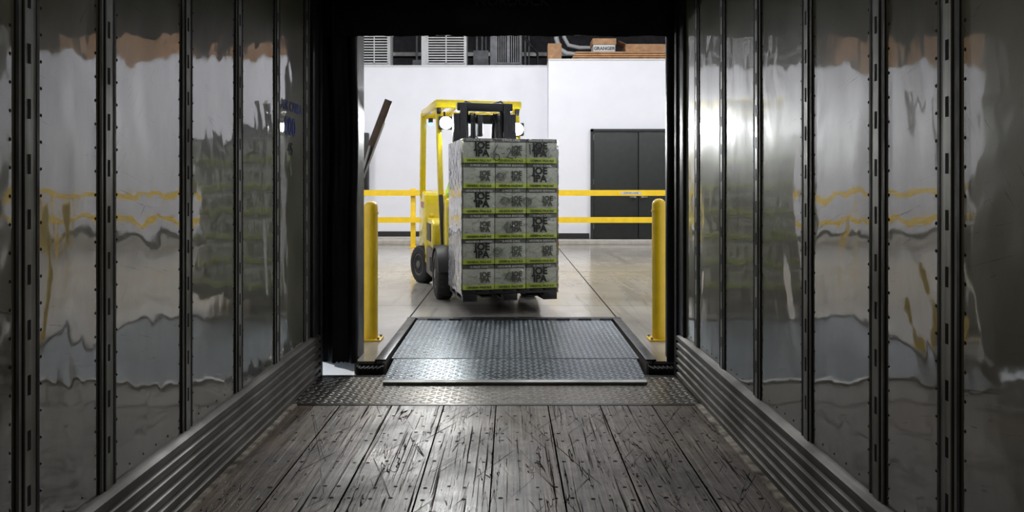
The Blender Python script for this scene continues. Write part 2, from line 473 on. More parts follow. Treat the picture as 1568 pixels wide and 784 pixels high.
for s_ in (s2, s3):
    o = len(sl.v); sl.v += s_.v; sl.f += [tuple(o + i for i in q) for q in s_.f]; sl.fm += [sl.mi('fabric')] * len(s_.f)
sl.box((-1.56, 5.20, .11), (-1.40, 5.53, 3.05), 'fabric', .03)  # unseen outer strips, added to block sun above the bottom gap
sl.box((1.25, 5.20, .07), (1.40, 5.53, 3.05), 'fabric', .03)
sl.box((-1.56, 5.20, 2.78), (1.40, 5.53, 3.05), 'fabric', .03)
seal = sl.make(angle=60)
text('seal_print', 'NORDOCK', .10, frame((.02, 5.385, 2.605), (1, 0, 0), (0, -1, 0)), 'faint', seal, bold=.002)

# ------------------------------------------------------------ dock wall + warehouse shell
WX0, WX1, WY1, WZ = -11., 11., 21., 7.2
w = MB('wall_dock')
w.box((WX0, 5.55, -1.2), (-1.10, 5.75, WZ), 'white'); w.box((1.19, 5.55, -1.2), (WX1, 5.75, WZ), 'white')
w.box((-1.10, 5.55, 2.62), (1.19, 5.75, WZ), 'white')
w.box((-1.10, 5.55, .07), (-1.085, 5.75, 2.62), 'dkmetal'); w.box((1.175, 5.55, .07), (1.19, 5.75, 2.62), 'dkmetal')
w.make(smooth=False)
w = MB('trim_dock_face'); w.box((-1.5, 5.532, -1.2), (-1.095, 5.549, .06), 'chalk'); w.box((1.18, 5.532, -1.2), (1.5, 5.549, .06), 'chalk'); w.make(smooth=False)
w = MB('trim_door_track')
w.box((-1.16, 5.751, .07), (-1.10, 5.81, 2.62), 'galv'); w.box((1.19, 5.751, .07), (1.25, 5.81, 2.62), 'galv')
w.make(smooth=False)

PX0, PX1, PY1 = -.90, .99, 7.27
f = MB('floor_warehouse')
f.box((WX0, 5.75, -.3), (PX0, WY1, WF), 'conc'); f.box((PX1, 5.75, -.3), (WX1, WY1, WF), 'conc')
f.box((-1.10, 5.47, -1.2), (PX0, 5.75, WF), 'conc'); f.box((PX1, 5.47, -1.2), (1.19, 5.75, WF), 'conc')
f.box((PX0, PY1, -.3), (PX1, WY1, WF), 'conc')
f.box((PX0, 5.47, -.6), (PX1, PY1, -.55), 'conc')
f.make(smooth=False)
b = MB('ground'); b.box((-25, -25, -1.25), (25, 30, -1.2), 'ground'); b.make(smooth=False)
b = MB('wall_warehouse_side')
b.box((WX0 - .1, 5.55, -.3), (WX0, WY1, WZ), 'white'); b.make(smooth=False)
b = MB('wall_warehouse_side')
b.box((WX1, 5.55, -.3), (WX1 + .1, WY1, WZ), 'white'); b.make(smooth=False)
b = MB('wall_warehouse_upper'); b.box((WX0, WY1, -.3), (WX1, WY1 + .1, WZ), 'dkwall'); b.make(smooth=False)
b = MB('ceiling_warehouse'); b.box((WX0, 5.55, WZ), (WX1, WY1 + .1, WZ + .1), 'dkwall')
for i in range(6): b.box((WX0, 7 + i * 2.4, WZ - .3), (WX1, 7.12 + i * 2.4, WZ), 'greybox')
b.make(smooth=False)

w = MB('wall_back')
w.box((WX0, 18.0, WF), (.885, 20.2, 4.19), 'white'); w.box((WX0, 17.99, 4.15), (.88, 18.0, 4.19), 'white2')
w.make(smooth=False)
w = MB('wall_back')
w.box((.885, 17.4, WF), (WX1, 20.2, 4.24), 'white'); w.box((.89, 17.39, 4.2), (WX1, 17.4, 4.24), 'white2')
w.make(smooth=False)
b = MB('baseboard_back')
b.box((WX0, 17.97, .19), (.885, 18.0, .31), 'black'); b.make(smooth=False)
b = MB('baseboard_back')
b.box((.90, 17.37, .18), (1.80, 17.4, .30), 'black'); b.box((4.02, 17.37, .18), (WX1, 17.4, .30), 'black')
b.make(smooth=False)
b = MB('trim_kerb')
b.box((WX0, 17.0, WF), (WX1, 17.33, .17), 'cream', .01); b.box((WX0, 17.33, WF), (.86, 17.97, .19), 'cream')
b.make(smooth=False)

d = MB('door_1')
DX0, DX1, DZ = 1.83, 3.98, 2.65
d.box((DX0, 17.335, .17), (DX0 + .06, 17.388, DZ), 'door'); d.box((DX1 - .06, 17.335, .17), (DX1, 17.388, DZ), 'door')
d.box((DX0, 17.335, DZ - .06), (DX1, 17.388, DZ), 'door')
mid = (DX0 + DX1) / 2
d.box((DX0 + .065, 17.35, .18), (mid - .010, 17.380, DZ - .065), 'door', .004); d.box((mid + .010, 17.35, .18), (DX1 - .065, 17.380, DZ - .065), 'door', .004)
d.box((DX0 + .06, 17.378, .17), (DX1 - .06, 17.388, DZ - .06), 'slot')
for sx in (-1, 1):
    d.cyl((mid + sx * .08, 17.36, 1.12), (mid + sx * .08, 17.30, 1.12), .025, 'galv'); d.obox((mid + sx * .08, 17.305, 1.12), (mid + sx * .20, 17.305, 1.12), .02, .02, 'galv', .004)
for z in (.4, 1.4, 2.4):
    d.cyl((DX0 + .062, 17.35, z), (DX0 + .062, 17.35, z + .12), .012, 'galv', 10); d.cyl((DX1 - .062, 17.35, z), (DX1 - .062, 17.35, z + .12), .012, 'galv', 10)
d.make()

b = MB('electrical_cabinet')
b.box((-4.3, 17.80, 1.28), (-3.27, 17.985, 2.6), 'door', .01); b.box((-4.25, 17.78, 1.33), (-3.32, 17.805, 2.55), 'black', .005)
b.cyl((-3.8, 17.9, 2.6), (-3.8, 17.9, 4.15), .03, 'galv'); b.box((-3.42, 17.76, 1.85), (-3.38, 17.78, 1.98), 'galv')
b.make()

def ac(name, x0, x1, y0, y1, z0, z1, body, louv, vertical=False):
    m = MB(name)
    m.box((x0, y0, z0 + .04), (x1, y1, z1), body, .02)
    m.box((x0 + .05, y0 + .05, z0), (x0 + .13, y1 - .05, z0 + .05), 'dkmetal'); m.box((x1 - .13, y0 + .05, z0), (x1 - .05, y1 - .05, z0 + .05), 'dkmetal')
    gx0, gx1, gz0, gz1 = x0 + .16, x1 - .05, z0 + .10, z1 - .06
    m.box((gx0, y0 - .006, gz0), (gx1, y0 + .002, gz1), 'slot')
    n = 11
    for i in range(n + 1):
        if vertical:
            x = gx0 + (gx1 - gx0) * i / n; m.box((x - .010, y0 - .03, gz0), (x + .010, y0 - .002, gz1), louv)
        else:
            z = gz0 + (gz1 - gz0) * i / n; m.box((gx0, y0 - .03, z - .012), (gx1, y0 - .002, z + .012), louv)
    for x in (gx0, (gx0 + gx1) / 2, gx1):
        m.box((x - .012, y0 - .034, gz0 - .01), (x + .012, y0 - .002, gz1 + .01), louv)
    for z in (gz0, gz1): m.box((gx0, y0 - .034, z - .012), (gx1, y0 - .002, z + .012), louv)
    m.box((x0 - .01, y0 - .01, z1 - .03), (x1 + .01, y1 + .01, z1), body, .008)
    m.tube([(x0 + .1, y1, z0 + .3), (x0 + .1, y1 + .15, z0 + .3), (x0 + .1, y1 + .2, z0 + .1), (x0 + .1, y1 + .2, z0 + .005)], .02, 'black', 8)
    return m.make(angle=30)
ac('air_conditioner_unit', -3.70, -2.84, 18.35, 18.85, 4.192, 5.05, 'white2', 'white2')
ac('air_conditioner_unit', -2.10, -1.02, 18.35, 18.9, 4.192, 5.02, 'white2', 'white2')
ac('electrical_transformer', -.46, .30, 18.35, 18.9, 4.192, 5.02, 'greybox', 'greybox', True)
m = MB('conduit_run')
for x, r in ((-2.45, .03), (-2.3, .02), (-.86, .035), (-.72, .03), (-.62, .02), (.42, .03), (.52, .02)):
    m.cyl((x, 20.4, 4.25), (x, 20.4, WZ), r, 'greybox', 10)
m.tube([(-.5, 19.5, 4.2), (-.3, 19.5, 5.3), (.2, 19.5, 5.35), (.7, 19.3, 4.7), (.72, 19.3, 4.2)], .035, 'black', 10)
m.box((-.95, 20.3, 4.5), (-.55, 20.45, 4.95), 'greybox'); m.box((-2.55, 20.3, 4.3), (-2.2, 20.45, 4.7), 'greybox')
m.box((-6, 20.85, 4.9), (8, 20.95, 5.0), 'galv')
m.make()
def carton(name, x0, x1, y0, y1, z0, z1, flaps=False):
    m = MB(name); m.box((x0, y0, z0), (x1, y1, z1), 'card', .006)
    m.box((x0 - .001, (y0 + y1) / 2 - .03, z1 - .08), (x1 + .001, (y0 + y1) / 2 + .03, z1 + .001), 'cream')
    m.box((x0 + .05, y0 - .002, z0 + .05), (x0 + (x1 - x0) * .35, y0 + .001, z0 + (z1 - z0) * .4), 'ply')
    if flaps:
        m.obox((x0, (y0 + y1) / 2, z1), (x0 - .16, (y0 + y1) / 2, z1 + .07), y1 - y0, .006, 'card'); m.obox((x1, (y0 + y1) / 2, z1), (x1 + .17, (y0 + y1) / 2, z1 + .05), y1 - y0, .006, 'card')
    return m.make()
carton('cardboard_box', .90, 1.22, 18.0, 18.4, 4.242, 4.70)
m = MB('wood_crate')
for i in range(4): m.box((1.42 + .03 * i, 17.55, 4.244 + i * .05), (3.9 - .02 * i, 18.5, 4.279 + i * .05), 'ply' if i % 2 == 0 else 'card', .004)
m.box((1.55, 17.6, 4.278), (1.65, 18.5, 4.295), 'dkmetal'); m.box((3.6, 17.6, 4.278), (3.7, 18.5, 4.295), 'dkmetal')
m.make()
carton('cardboard_box', 2.68, 3.60, 17.75, 18.3, 4.432, 4.64, True)
m = MB('shipping_carton'); m.box((1.92, 17.62, 4.432), (2.42, 18.1, 4.72), 'white2', .006); m.box((1.90, 17.60, 4.60), (2.44, 18.12, 4.74), 'card', .006)
sc_ = m.make()
text('carton_label', 'GRANGER', .105, frame((2.17, 17.617, 4.51), (1, 0, 0), (0, -1, 0)), 'ink', sc_, bold=.003)
m = MB('ventilation_pipe')
m.tube([(1.15, 19.2, 5.5), (1.17, 19.2, 5.05), (1.25, 19.15, 4.78), (1.42, 19.1, 4.66), (1.7, 19.1, 4.64), (1.75, 19.1, 4.245)], .06, 'white2', 14)
m.tube([(1.35, 19.3, 5.5), (1.37, 19.3, 5.1), (1.48, 19.3, 4.9), (1.75, 19.3, 4.84), (2.2, 19.3, 4.84), (2.25, 19.3, 4.245)], .05, 'white2', 14)
m.make()
carton('cardboard_box', 5.0, 6.6, 17.8, 18.8, 4.242, 4.95, True); carton('cardboard_box', 7.2, 8.2, 17.8, 18.8, 4.242, 5.2)
carton('cardboard_box', -6.8, -5.6, 18.3, 19.1, 4.192, 4.9, True); carton('cardboard_box', -8.9, -7.6, 18.3, 19.1, 4.192, 5.1)

# ------------------------------------------------------------ guard rail
g = MB('guard_rail'); GY = 16.3
for x in (-8.04, -5.04, -2.04, .96, 3.96, 6.96):
    g.box((x - .05, GY - .0, WF), (x + .05, GY + .10, 1.30), 'yellow', .008)
    g.box((x - .10, GY - .05, WF), (x + .10, GY + .15, WF + .015), 'yellow', .003)
    g.box((x - .052, GY - .002, 1.295), (x + .052, GY + .102, 1.31), 'yellow', .004)
    for dx in (-.08, .08):
        for dy in (-.03, .13): g.cyl((x + dx, GY + dy, WF), (x + dx, GY + dy, WF + .03), .01, 'galv', 8)
for z in (1.215, .645):
    prof = [(GY - .055, z - .06), (GY - .035, z - .06), (GY - .015, z - .02), (GY - .0, z - .02), (GY, z + .02), (GY - .015, z + .02), (GY - .035, z + .06), (GY - .055, z + .06)]
    g.prism(prof, 'x', -9, 9, 'yellow')
g.box((2.35, GY - .058, 1.185), (2.78, GY - .054, 1.24), 'white2')
gr = g.make()
text('rail_label', 'DRIVER LANE', .05, frame((2.565, GY - .0585, 1.212), (1, 0, 0), (0, -1, 0)), 'ink', gr)

# ------------------------------------------------------------ bollards
def bollard(x, y, h=1.12):
    b = MB('bollard'); r = .056
    b.lathe([(r, .012), (r, h - .05), (r * .93, h - .025), (r * .72, h - .008), (r * .4, h + .003), (.0, h + .007)], (x, y, WF), (0, 0, 1), 'yellow', 36)
    b.lathe([(r + .006, h - .10), (r + .006, h - .085)], (x, y, WF), (0, 0, 1), 'yellow', 36)
    b.box((x - .09, y - .09, WF), (x + .09, y + .09, WF + .014), 'yellow', .003)
    for dx in (-.07, .07):
        for dy in (-.07, .07): b.cyl((x + dx, y + dy, WF + .01), (x + dx, y + dy, WF + .03), .010, 'galv', 6)
    b.make()
bollard(-1.125, 6.26); bollard(1.215, 6.26, 1.14)

b = MB('barrier_arm')
b.box((-1.42, 6.42, WF), (-1.30, 6.54, 1.18), 'dkmetal', .006); b.box((-1.48, 6.38, WF), (-1.24, 6.58, WF + .015), 'dkmetal')
b.cyl((-1.36, 6.36, 1.10), (-1.36, 6.56, 1.10), .035, 'galv')
b.obox((-1.40, 6.39, .98), (-1.00, 6.39, 2.03), .064, .02, 'plank', .004, up=(0, 1, 0))
b.obox((-1.345, 6.38, 1.03), (-1.035, 6.38, 1.84), .012, .022, 'cream', .0, up=(0, 1, 0))
b.obox((-1.33, 6.375, 1.02), (-1.15, 6.375, 1.65), .02, .05, 'galv', .002, up=(0, 1, 0))
b.make()

# ------------------------------------------------------------ dock leveler
l = MB('dock_leveler')
DX0, DX1 = -.86, .945
def slab(p0, p1, x0, x1, x0b, x1b, th, mat):
    (y0, z0), (y1, z1) = p0, p1
    vs = [(x0, y0, z0 - th), (x1, y0, z0 - th), (x1b, y1, z1 - th), (x0b, y1, z1 - th), (x0, y0, z0), (x1, y0, z0), (x1b, y1, z1), (x0b, y1, z1)]
    l.add(vs, [(0, 3, 2, 1), (4, 5, 6, 7), (0, 1, 5, 4), (1, 2, 6, 5), (2, 3, 7, 6), (3, 0, 4, 7)], mat)
slab((5.63, .058), (7.18, .073), DX0, DX1, DX0, DX1, .012, 'tread')
slab((5.12, .026), (5.61, .056), -.835, .91, DX0 + .02, DX1 - .02, .018, 'tread')
slab((5.085, .018), (5.12, .026), -.835, .91, -.835, .91, .016, 'galv')
l.cyl((DX0, 5.62, .046), (DX1, 5.62, .046), .013, 'dkmetal', 12)
l.box((DX0 - .0, 7.18, .04), (DX1, 7.235, .080), 'dkmetal', .004)
l.box((PX0 - .06, 7.235, WF), (PX1 + .06, 7.30, .082), 'dkmetal', .003)
for i in range(9):
    x = DX0 + .1 + i * .2; l.cyl((x, 7.175, .080), (x + .12, 7.175, .080), .010, 'dkmetal', 10)
for x0, x1 in ((PX0 - .055, PX0 + .02), (PX1 - .02, PX1 + .055)):
    l.box((x0, 5.475, WF - .0), (x1, 7.235, .082), 'dkmetal', .003)
for x in (DX0 + .003, DX1 - .015): l.box((x, 5.66, -.18), (x + .012, 7.15, .045), 'dkmetal')
for i in range(5):
    x = DX0 + .1 + i * .39; l.box((x, 5.66, -.12), (x + .05, 7.15, .045), 'dkmetal')
l.box((-.1, 5.9, -.549), (.2, 6.5, -.13), 'dkmetal', .01)
l.make()
for x0, x1 in ((-1.072, -.885), (.975, 1.165)):
    b = MB('dock_bumper')
    n = 11
    for i in range(n):
        t0 = x0 + .012 + (x1 - x0 - .024) * i / n; b.box((t0, 5.375 + (.004 if i % 2 else 0), -.28), (t0 + (x1 - x0 - .024) / n * .80, 5.465, .045 - (.006 if i % 2 else 0)), 'rubber', .003)
    b.box((x0, 5.39, -.27), (x0 + .01, 5.462, .05), 'dkmetal'); b.box((x1 - .01, 5.39, -.27), (x1, 5.462, .05), 'dkmetal')
    b.box((x0, 5.455, -.30), (x1, 5.468, .055), 'dkmetal')
    for z in (-.2, -.02): b.cyl((x0 - .001, 5.42, z), (x1 + .001, 5.42, z), .009, 'galv', 8)
    b.make()

# ------------------------------------------------------------ truck frame
ang = math.radians(12.6)
T = Matrix.Translation((.012, 7.503, WF)) @ Matrix.Rotation(ang, 4, 'Z')

load = empty('pallet_of_beer_cases', T)
W, DP, L = .94, .86, .245
p = MB('pallet')
for i in range(7):
    a = -W / 2 + i * (W / 7); p.box((a + .004, .0, .225), (a + W / 7 - .008, DP, .243), 'black', .003)
for y in (0.0, DP / 2 - .045, DP - .09): p.box((-W / 2, y, .205), (W / 2, y + .09, .226), 'black', .003)
for x in (-W / 2, -.07, W / 2 - .14):
    for y in (0.0, DP / 2 - .06, DP - .12): p.box((x, y, .150), (x + .14, y + .12, .206), 'black', .006)
    p.box((x, 0, .138), (x + .14, DP, .152), 'black', .003)
po = p.make(parent=load); po.matrix_local = Matrix()
cs = MB('cases')
for j in range(6):
    ox = random.uniform(-.006, .006); oy = random.uniform(-.004, .004)
    for i in range(3):
        for k in range(3):
            jx = random.uniform(-.003, .003); jy = random.uniform(-.004, .004) + oy
            x0 = -W / 2 + i * W / 3 + ox + jx; y0 = k * DP / 3 + jy; z0 = .245 + j * L
            cs.box((x0 + .002, y0 + .002, z0 + .001), (x0 + W / 3 - .002, y0 + DP / 3 - .002, z0 + L - .001), 'case', .006)
co = cs.make(parent=load); co.matrix_local = Matrix()
big = {5: [0, 2], 4: [2], 3: [0], 2: [2], 1: [0], 0: [2]}
F = lambda x, z, y=-.0078: frame((x, y, z), (1, 0, 0), (0, -1, 0))
for j in range(6):
    z0 = .245 + j * L
    for i in range(3):
        xc = -W / 2 + (i + .5) * W / 3
        if i in big[j]:
            dx = .03 if i == 0 else -.02
            text('logo', 'JOE\nIPA', .094, F(xc + dx, z0 + .136), 'ink', load, bold=.0040)
        else:
            text('logo_small', 'JOE\nIPA', .066, F(xc + .06, z0 + .122), 'ink2', load, bold=.0025)
        text('strip_text', 'NEIGHBOR BREWING' if (i + j) % 2 else '12 PACK CANS', .027, F(xc, z0 + .226), 'wink', load, bold=.0007)
        text('band_text', 'GENERAL PALE ALE', .028, F(xc, z0 + .029), 'ink', load, bold=.0008)
art = MB('printed_art')
def stroke(pts, r=.003, mat='ink', y=-.0085):
    art.tube([(q[0], y, q[1]) for q in pts], r, mat, 6)
def circ(cx, cz, rx, rz, a0=0, a1=360, n=18): return [(cx + rx * math.cos(math.radians(a0 + (a1 - a0) * i / n)), cz + rz * math.sin(math.radians(a0 + (a1 - a0) * i / n))) for i in range(n + 1)]
zt = .245 + 5 * L
stroke([(-.13, zt + .185), (-.17, zt + .11), (-.165, zt + .06)] + circ(-.14, zt + .06, .028, .03, 180, 500, 14), .004)
stroke([(-.09, zt + .095), (-.06, zt + .10)], .004)
stroke([(-.04, zt + .13), (-.02, zt + .155), (.005, zt + .13), (-.04, zt + .06), (.02, zt + .05)], .004)
stroke([(.02, zt + .16), (.08, zt + .17), (.045, zt + .05)], .004)
stroke([(.19, zt + .19), (.195, zt + .09)], .005)
stroke(circ(.265, zt + .14, .032, .045), .005)
for j, x in ((3, -.06), (3, .16), (1, -.13), (2, -.02), (4, -.1), (0, .0), (5, .34)):
    z = .245 + j * L + .125
    for k in range(3): stroke(circ(x + random.uniform(-.008, .008), z + random.uniform(-.006, .006), .045 - k * .010, .042 - k * .010, random.uniform(0, 90), 420), .0022, 'ink2')
    stroke([(x - .07, z - .03), (x - .03, z + .02), (x + .01, z - .01), (x + .07, z + .035)], .002, 'ink2')
z = .245 + 2 * L + .12
stroke([(-.04, z - .055), (-.035, z + .055), (.07, z + .06), (.065, z - .05), (-.04, z - .055)], .0025)
ao = art.make(parent=load); ao.matrix_local = Matrix()
wv = MB('stretch_wrap')
def wrapface(fn, nu=26, nv=50):
    vs = []; fs = []
    for j in range(nv + 1):
        for i in range(nu + 1): vs.append(fn(i / nu, j / nv))
    for j in range(nv):
        for i in range(nu):
            a = j * (nu + 1) + i; fs.append((a, a + 1, a + nu + 2, a + nu + 1))
    wv.add(vs, fs, 'film')
rn = lambda a: random.uniform(-a, a)
zb, zt2 = .20, .245 + 6 * L - .01
wrapface(lambda u, v: (-W / 2 - .014 - rn(.003), -.004 + u * (DP + .01), zb + (zt2 - zb) * v))
wrapface(lambda u, v: (W / 2 + .014 + rn(.003), -.004 + u * (DP + .01), zb + (zt2 - zb) * v))
wrapface(lambda u, v: (-W / 2 - .014 + u * (W + .028), DP + .012 + rn(.002), zb + (zt2 - zb) * v))
wo = wv.make(parent=load, angle=80); wo.matrix_local = Matrix()

# ------------------------------------------------------------ forklift
lift = empty('forklift', T)
def part(mb, **k):
    o = mb.make(parent=lift, **k); o.matrix_local = Matrix(); return o
def wheel(name, x, y, r, w, steer=0, out=-1):
    m = MB(name)
    ax = Vector((math.cos(steer) * out, math.sin(steer) * out, 0)); c = Vector((x, y, r)) - ax * w / 2
    m.lathe([(r * .56, 0), (r * .80, .0), (r * .93, w * .05), (r, w * .20), (r, w * .8), (r * .93, w * .95), (r * .80, w), (r * .60, w), (r * .58, w * .93)], c, ax, 'rubber', 40)
    for k in range(28):
        a = 2 * math.pi * k / 28
        up = Vector((0, 0, 1)); sd = ax.cross(up)
        for s0, s1 in ((.12, .45), (.55, .88)):
            q = c + (up * math.cos(a + (0 if s0 < .3 else .11)) + sd * math.sin(a + (0 if s0 < .3 else .11))) * (r * .99)
            m.obox(q + ax * w * s0, q + ax * w * s1, .028, .012, 'rubber', up=(up * math.cos(a) + sd * math.sin(a)))
    m.lathe([(r * .58, w * .55), (r * .58, w * .95), (r * .52, w * .95), (r * .50, w * .72), (r * .22, w * .70), (r * .20, w * .98), (r * .12, w * 1.02), (0, w * 1.02)], c, ax, 'grey', 32)
    for k in range(6):
        a = 2 * math.pi * k / 6; up = Vector((0, 0, 1)); sd = ax.cross(up)
        q = c + (up * math.cos(a) + sd * math.sin(a)) * r * .34 + ax * w * .70
        m.cyl(q, q + ax * .02, .012, 'galv', 6)
    part(m)
wheel('front_wheel_1', -.49, 1.27, .275, .19, out=-1); wheel('front_wheel_2', .49, 1.27, .275, .19, out=1)
wheel('rear_wheel_1', -.54, 2.80, .24, .17, steer=math.radians(22), out=-1); wheel('rear_wheel_2', .50, 2.80, .24, .17, steer=math.radians(22), out=1)

m = MB('chassis')
m.box((-.37, 1.12, .12), (.37, 2.6, .50), 'grey', .02)
m.cyl((-.42, 1.27, .275), (.42, 1.27, .275), .07, 'dkmetal'); m.cyl((-.42, 2.80, .24), (.42, 2.80, .24), .05, 'dkmetal')
for s in (-1, 1):
    m.prism([(1.56, .16), (2.50, .16), (2.50, .50), (1.50, .50), (1.50, .36)], 'x', s * .36, s * .54, 'grey', .015)
    m.box((min(s * .54, s * .555), 1.62, .24), (max(s * .54, s * .555), 2.0, .40), 'slot', .003)
    m.box((min(s * .46, s * .56), 1.62, .495), (max(s * .46, s * .56), 1.98, .51), 'black', .003)
    arch = [(1.27 + .33 * math.cos(math.radians(a)), .27 + .33 * math.sin(math.radians(a))) for a in range(10, 171, 16)]
    arch2 = [(1.27 + .30 * math.cos(math.radians(a)), .27 + .30 * math.sin(math.radians(a))) for a in range(170, 9, -16)]
    m.prism(arch + arch2, 'x', s * .38, s * .585, 'black')
part(m)
m = MB('body')
m.prism([(2.0, .50), (2.56, .50), (2.56, .86), (2.06, .86), (1.94, .80), (1.92, .50)], 'x', -.53, .53, 'ylift', .03)
m.prism([(1.46, .50), (1.92, .50), (1.92, .53), (1.46, .53)], 'x', -.5, .5, 'black')
arch = [(2.80 + .30 * math.cos(math.radians(a)), .22 + .30 * math.sin(math.radians(a))) for a in range(170, 9, -16)]
m.prism([(2.50, .30)] + arch + [(3.12, .24), (3.26, .34), (3.30, .60), (3.27, 1.0), (3.18, 1.16), (3.02, 1.21), (2.62, 1.16), (2.55, 1.02), (2.50, .86)], 'x', -.55, .55, 'ylift', .03)
m.box((-.34, 3.27, .60), (.34, 3.315, .9), 'black', .01)
for s in (-1, 1):
    for k in range(4):
        m.box((min(s * .548, s * .556), 2.66 + k * .09, .98), (max(s * .548, s * .556), 2.72 + k * .09, 1.06), 'red' if k % 2 else 'white2')
    m.box((min(s * .528, s * .536), 2.06, .58), (max(s * .528, s * .536), 2.48, .80), 'black', .004)
m.prism([(1.20, .48), (1.50, .50), (1.50, .82), (1.44, 1.08), (1.30, 1.12), (1.24, 1.02)], 'x', -.46, .46, 'ylift', .02)
m.box((-.38, 1.36, 1.08), (.38, 1.50, 1.14), 'black', .015)
part(m)
m = MB('seat')
m.box((-.25, 1.93, .86), (.25, 2.42, .94), 'black', .03); m.prism([(2.36, .92), (2.46, .92), (2.56, 1.46), (2.46, 1.48)], 'x', -.24, .24, 'black', .03)
for s in (-1, 1):
    m.box((s * .27 - .03, 2.02, 1.05), (s * .27 + .03, 2.36, 1.10), 'black', .015); m.box((s * .27 - .015, 2.30, .90), (s * .27 + .015, 2.36, 1.06), 'black')
part(m)
m = MB('steering_wheel')
m.cyl((0, 1.46, 1.0), (0, 1.68, 1.17), .03, 'black')
cW = Vector((0, 1.68, 1.175)); nW = Vector((0, .62, .78)).normalized(); e1 = Vector((1, 0, 0)); e2 = nW.cross(e1)
m.tube([cW + (e1 * math.cos(t) + e2 * math.sin(t)) * .16 for t in [2 * math.pi * k / 28 for k in range(29)]], .013, 'black', 10)
for t in (0, 2.09, 4.19): m.tube([cW, cW + (e1 * math.cos(t) + e2 * math.sin(t)) * .16], .010, 'black', 8)
for k in range(4): m.cyl((.28 + k * .035, 1.52, 1.10), (.28 + k * .035, 1.58, 1.26), .006, 'galv', 8); m.sphere((.28 + k * .035, 1.58, 1.27), .014, 'black', 10, 8)
part(m)
m = MB('overhead_guard')
GX, ZT = .475, 2.28
for s in (-1, 1):
    x = s * GX
    m.obox((x * .97, 1.48, .52), (x, 1.58, 1.15), .05, .065, 'black', .01, up=(0, 1, 0))
    m.obox((x, 1.58, 1.15), (x, 1.80, 2.14), .06, .08, 'ylift', .012, up=(0, 1, 0))
    m.obox((x, 1.80, 2.12), (x, 1.90, 2.235), .06, .08, 'ylift', .012, up=(0, 1, 0))
    m.obox((x * 1.03, 1.76, ZT - .05), (x * 1.10, 3.00, ZT - .05), .06, .10, 'ylift', .012)
    m.obox((x * 1.12, 3.02, 1.12), (x * 1.10, 2.98, ZT - .04), .075, .095, 'ylift', .014, up=(0, 1, 0))
    m.obox((x * .98, 2.50, .86), (x * 1.08, 3.02, 1.20), .05, .07, 'ylift', .01)
    m.obox((x, 1.74, 2.20), (x, 1.82, 2.05), .05, .06, 'black', .01)
m.box((-GX - .045, 1.70, ZT - .095), (GX + .045, 1.79, ZT), 'ylift', .02)
m.box((-GX - .05, 2.93, ZT - .12), (GX + .05, 3.01, ZT - .02), 'ylift', .012)
for k in range(6):
    x = -.36 + k * .144; m.obox((x, 1.78, ZT - .035), (x, 2.96, ZT - .055), .028, .05, 'ylift', .005)
m.box((-.10, 2.0, ZT - .01), (.10, 2.12, ZT + .02), 'black', .008)
part(m)
m = MB('work_lights')
LP = [(-.405, 1.66, 2.0), (.455, 1.66, 1.94)]
for x, y, z in LP:
    m.obox((x, y + .04, z), (x, y + .09, z), .14, .14, 'black', .012); m.box((x - .084, y - .010, z - .078), (x + .084, y + .045, z + .078), 'black', .014)
    m.lathe([(.072, .008), (.070, .016), (.055, .028), (.03, .036), (0, .038)], (x, y, z), (0, -1, 0), 'led', 28)
    m.tube([(x, y + .06, z), (x, y + .10, z + .04), (x * 1.0, 1.79, z + .14)], .012, 'black', 8)
m.cyl((-.44, 2.86, 2.10), (-.44, 2.86, 2.16), .03, 'black', 16); m.sphere((-.44, 2.855, 2.09), .028, 'blueled', 14, 10)
part(m)
m = MB('mast')
MO = -.06
def mx(a): return a + MO
for s in (-1, 1):
    for xo, y0, y1, zt in ((.325, 1.00, 1.13, 2.05), (.26, .985, 1.09, 2.15)):
        x = s * xo
        for a, b_, c0, c1 in ((min(x, x + s * .02), max(x, x + s * .02), y0, y1), (min(x, x - s * .055), max(x, x - s * .055), y0, y0 + .018), (min(x, x - s * .055), max(x, x - s * .055), y1 - .018, y1)):
            m.box((mx(a), c0, .08), (mx(b_), c1, zt), 'black', .003)
    m.cyl((mx(s * .20), 1.08, .12), (mx(s * .20), 1.08, 1.55), .04, 'black', 18); m.cyl((mx(s * .20), 1.08, 1.55), (mx(s * .20), 1.08, 2.08), .026, 'dkmetal', 18)
    m.lathe([(.055, -.018), (.06, -.014), (.06, .014), (.055, .018)], (mx(s * .15), 1.03, 2.0), (1, 0, 0), 'dkmetal', 20)
    m.box((mx(s * .15 - .014), .985, .9), (mx(s * .15 + .014), .993, 2.0), 'dkmetal')
    for h_ in (.09, .115):
        m.tube([(mx(s * h_), 1.10, 1.2), (mx(s * (h_ + .01)), 1.10, 1.9), (mx(s * (h_ + .02)), 1.06, 2.05), (mx(s * (h_ + .03)), 1.0, 1.95), (mx(s * (h_ + .02)), .97, 1.3)], .013, 'black', 8)
    m.cyl((s * .30, 1.13, 1.0), (s * .34, 1.45, .75), .028, 'dkmetal', 14)
    m.box((mx(s * .28 - .07), .99, 1.70), (mx(s * .28 + .07), 1.12, 1.86), 'black', .012)
m.box((mx(-.345), 1.10, 1.95), (mx(.345), 1.145, 2.05), 'black', .006); m.box((mx(-.31), 1.00, 2.08), (mx(.31), 1.09, 2.17), 'black', .01)
m.box((mx(-.345), 1.10, 1.15), (mx(.345), 1.14, 1.25), 'black', .006); m.box((mx(-.345), 1.02, .1), (mx(.345), 1.10, .2), 'black', .006)
m.box((mx(-.09), .97, 1.80), (mx(-.03), 1.05, 2.03), 'dkmetal', .01)
m.tube([(mx(-.3), 1.1, 2.08), (mx(-.2), 1.12, 2.19), (mx(0), 1.12, 2.14), (mx(.2), 1.12, 2.20), (mx(.3), 1.1, 2.08)], .014, 'black', 8)
part(m)
m = MB('fork_carriage')
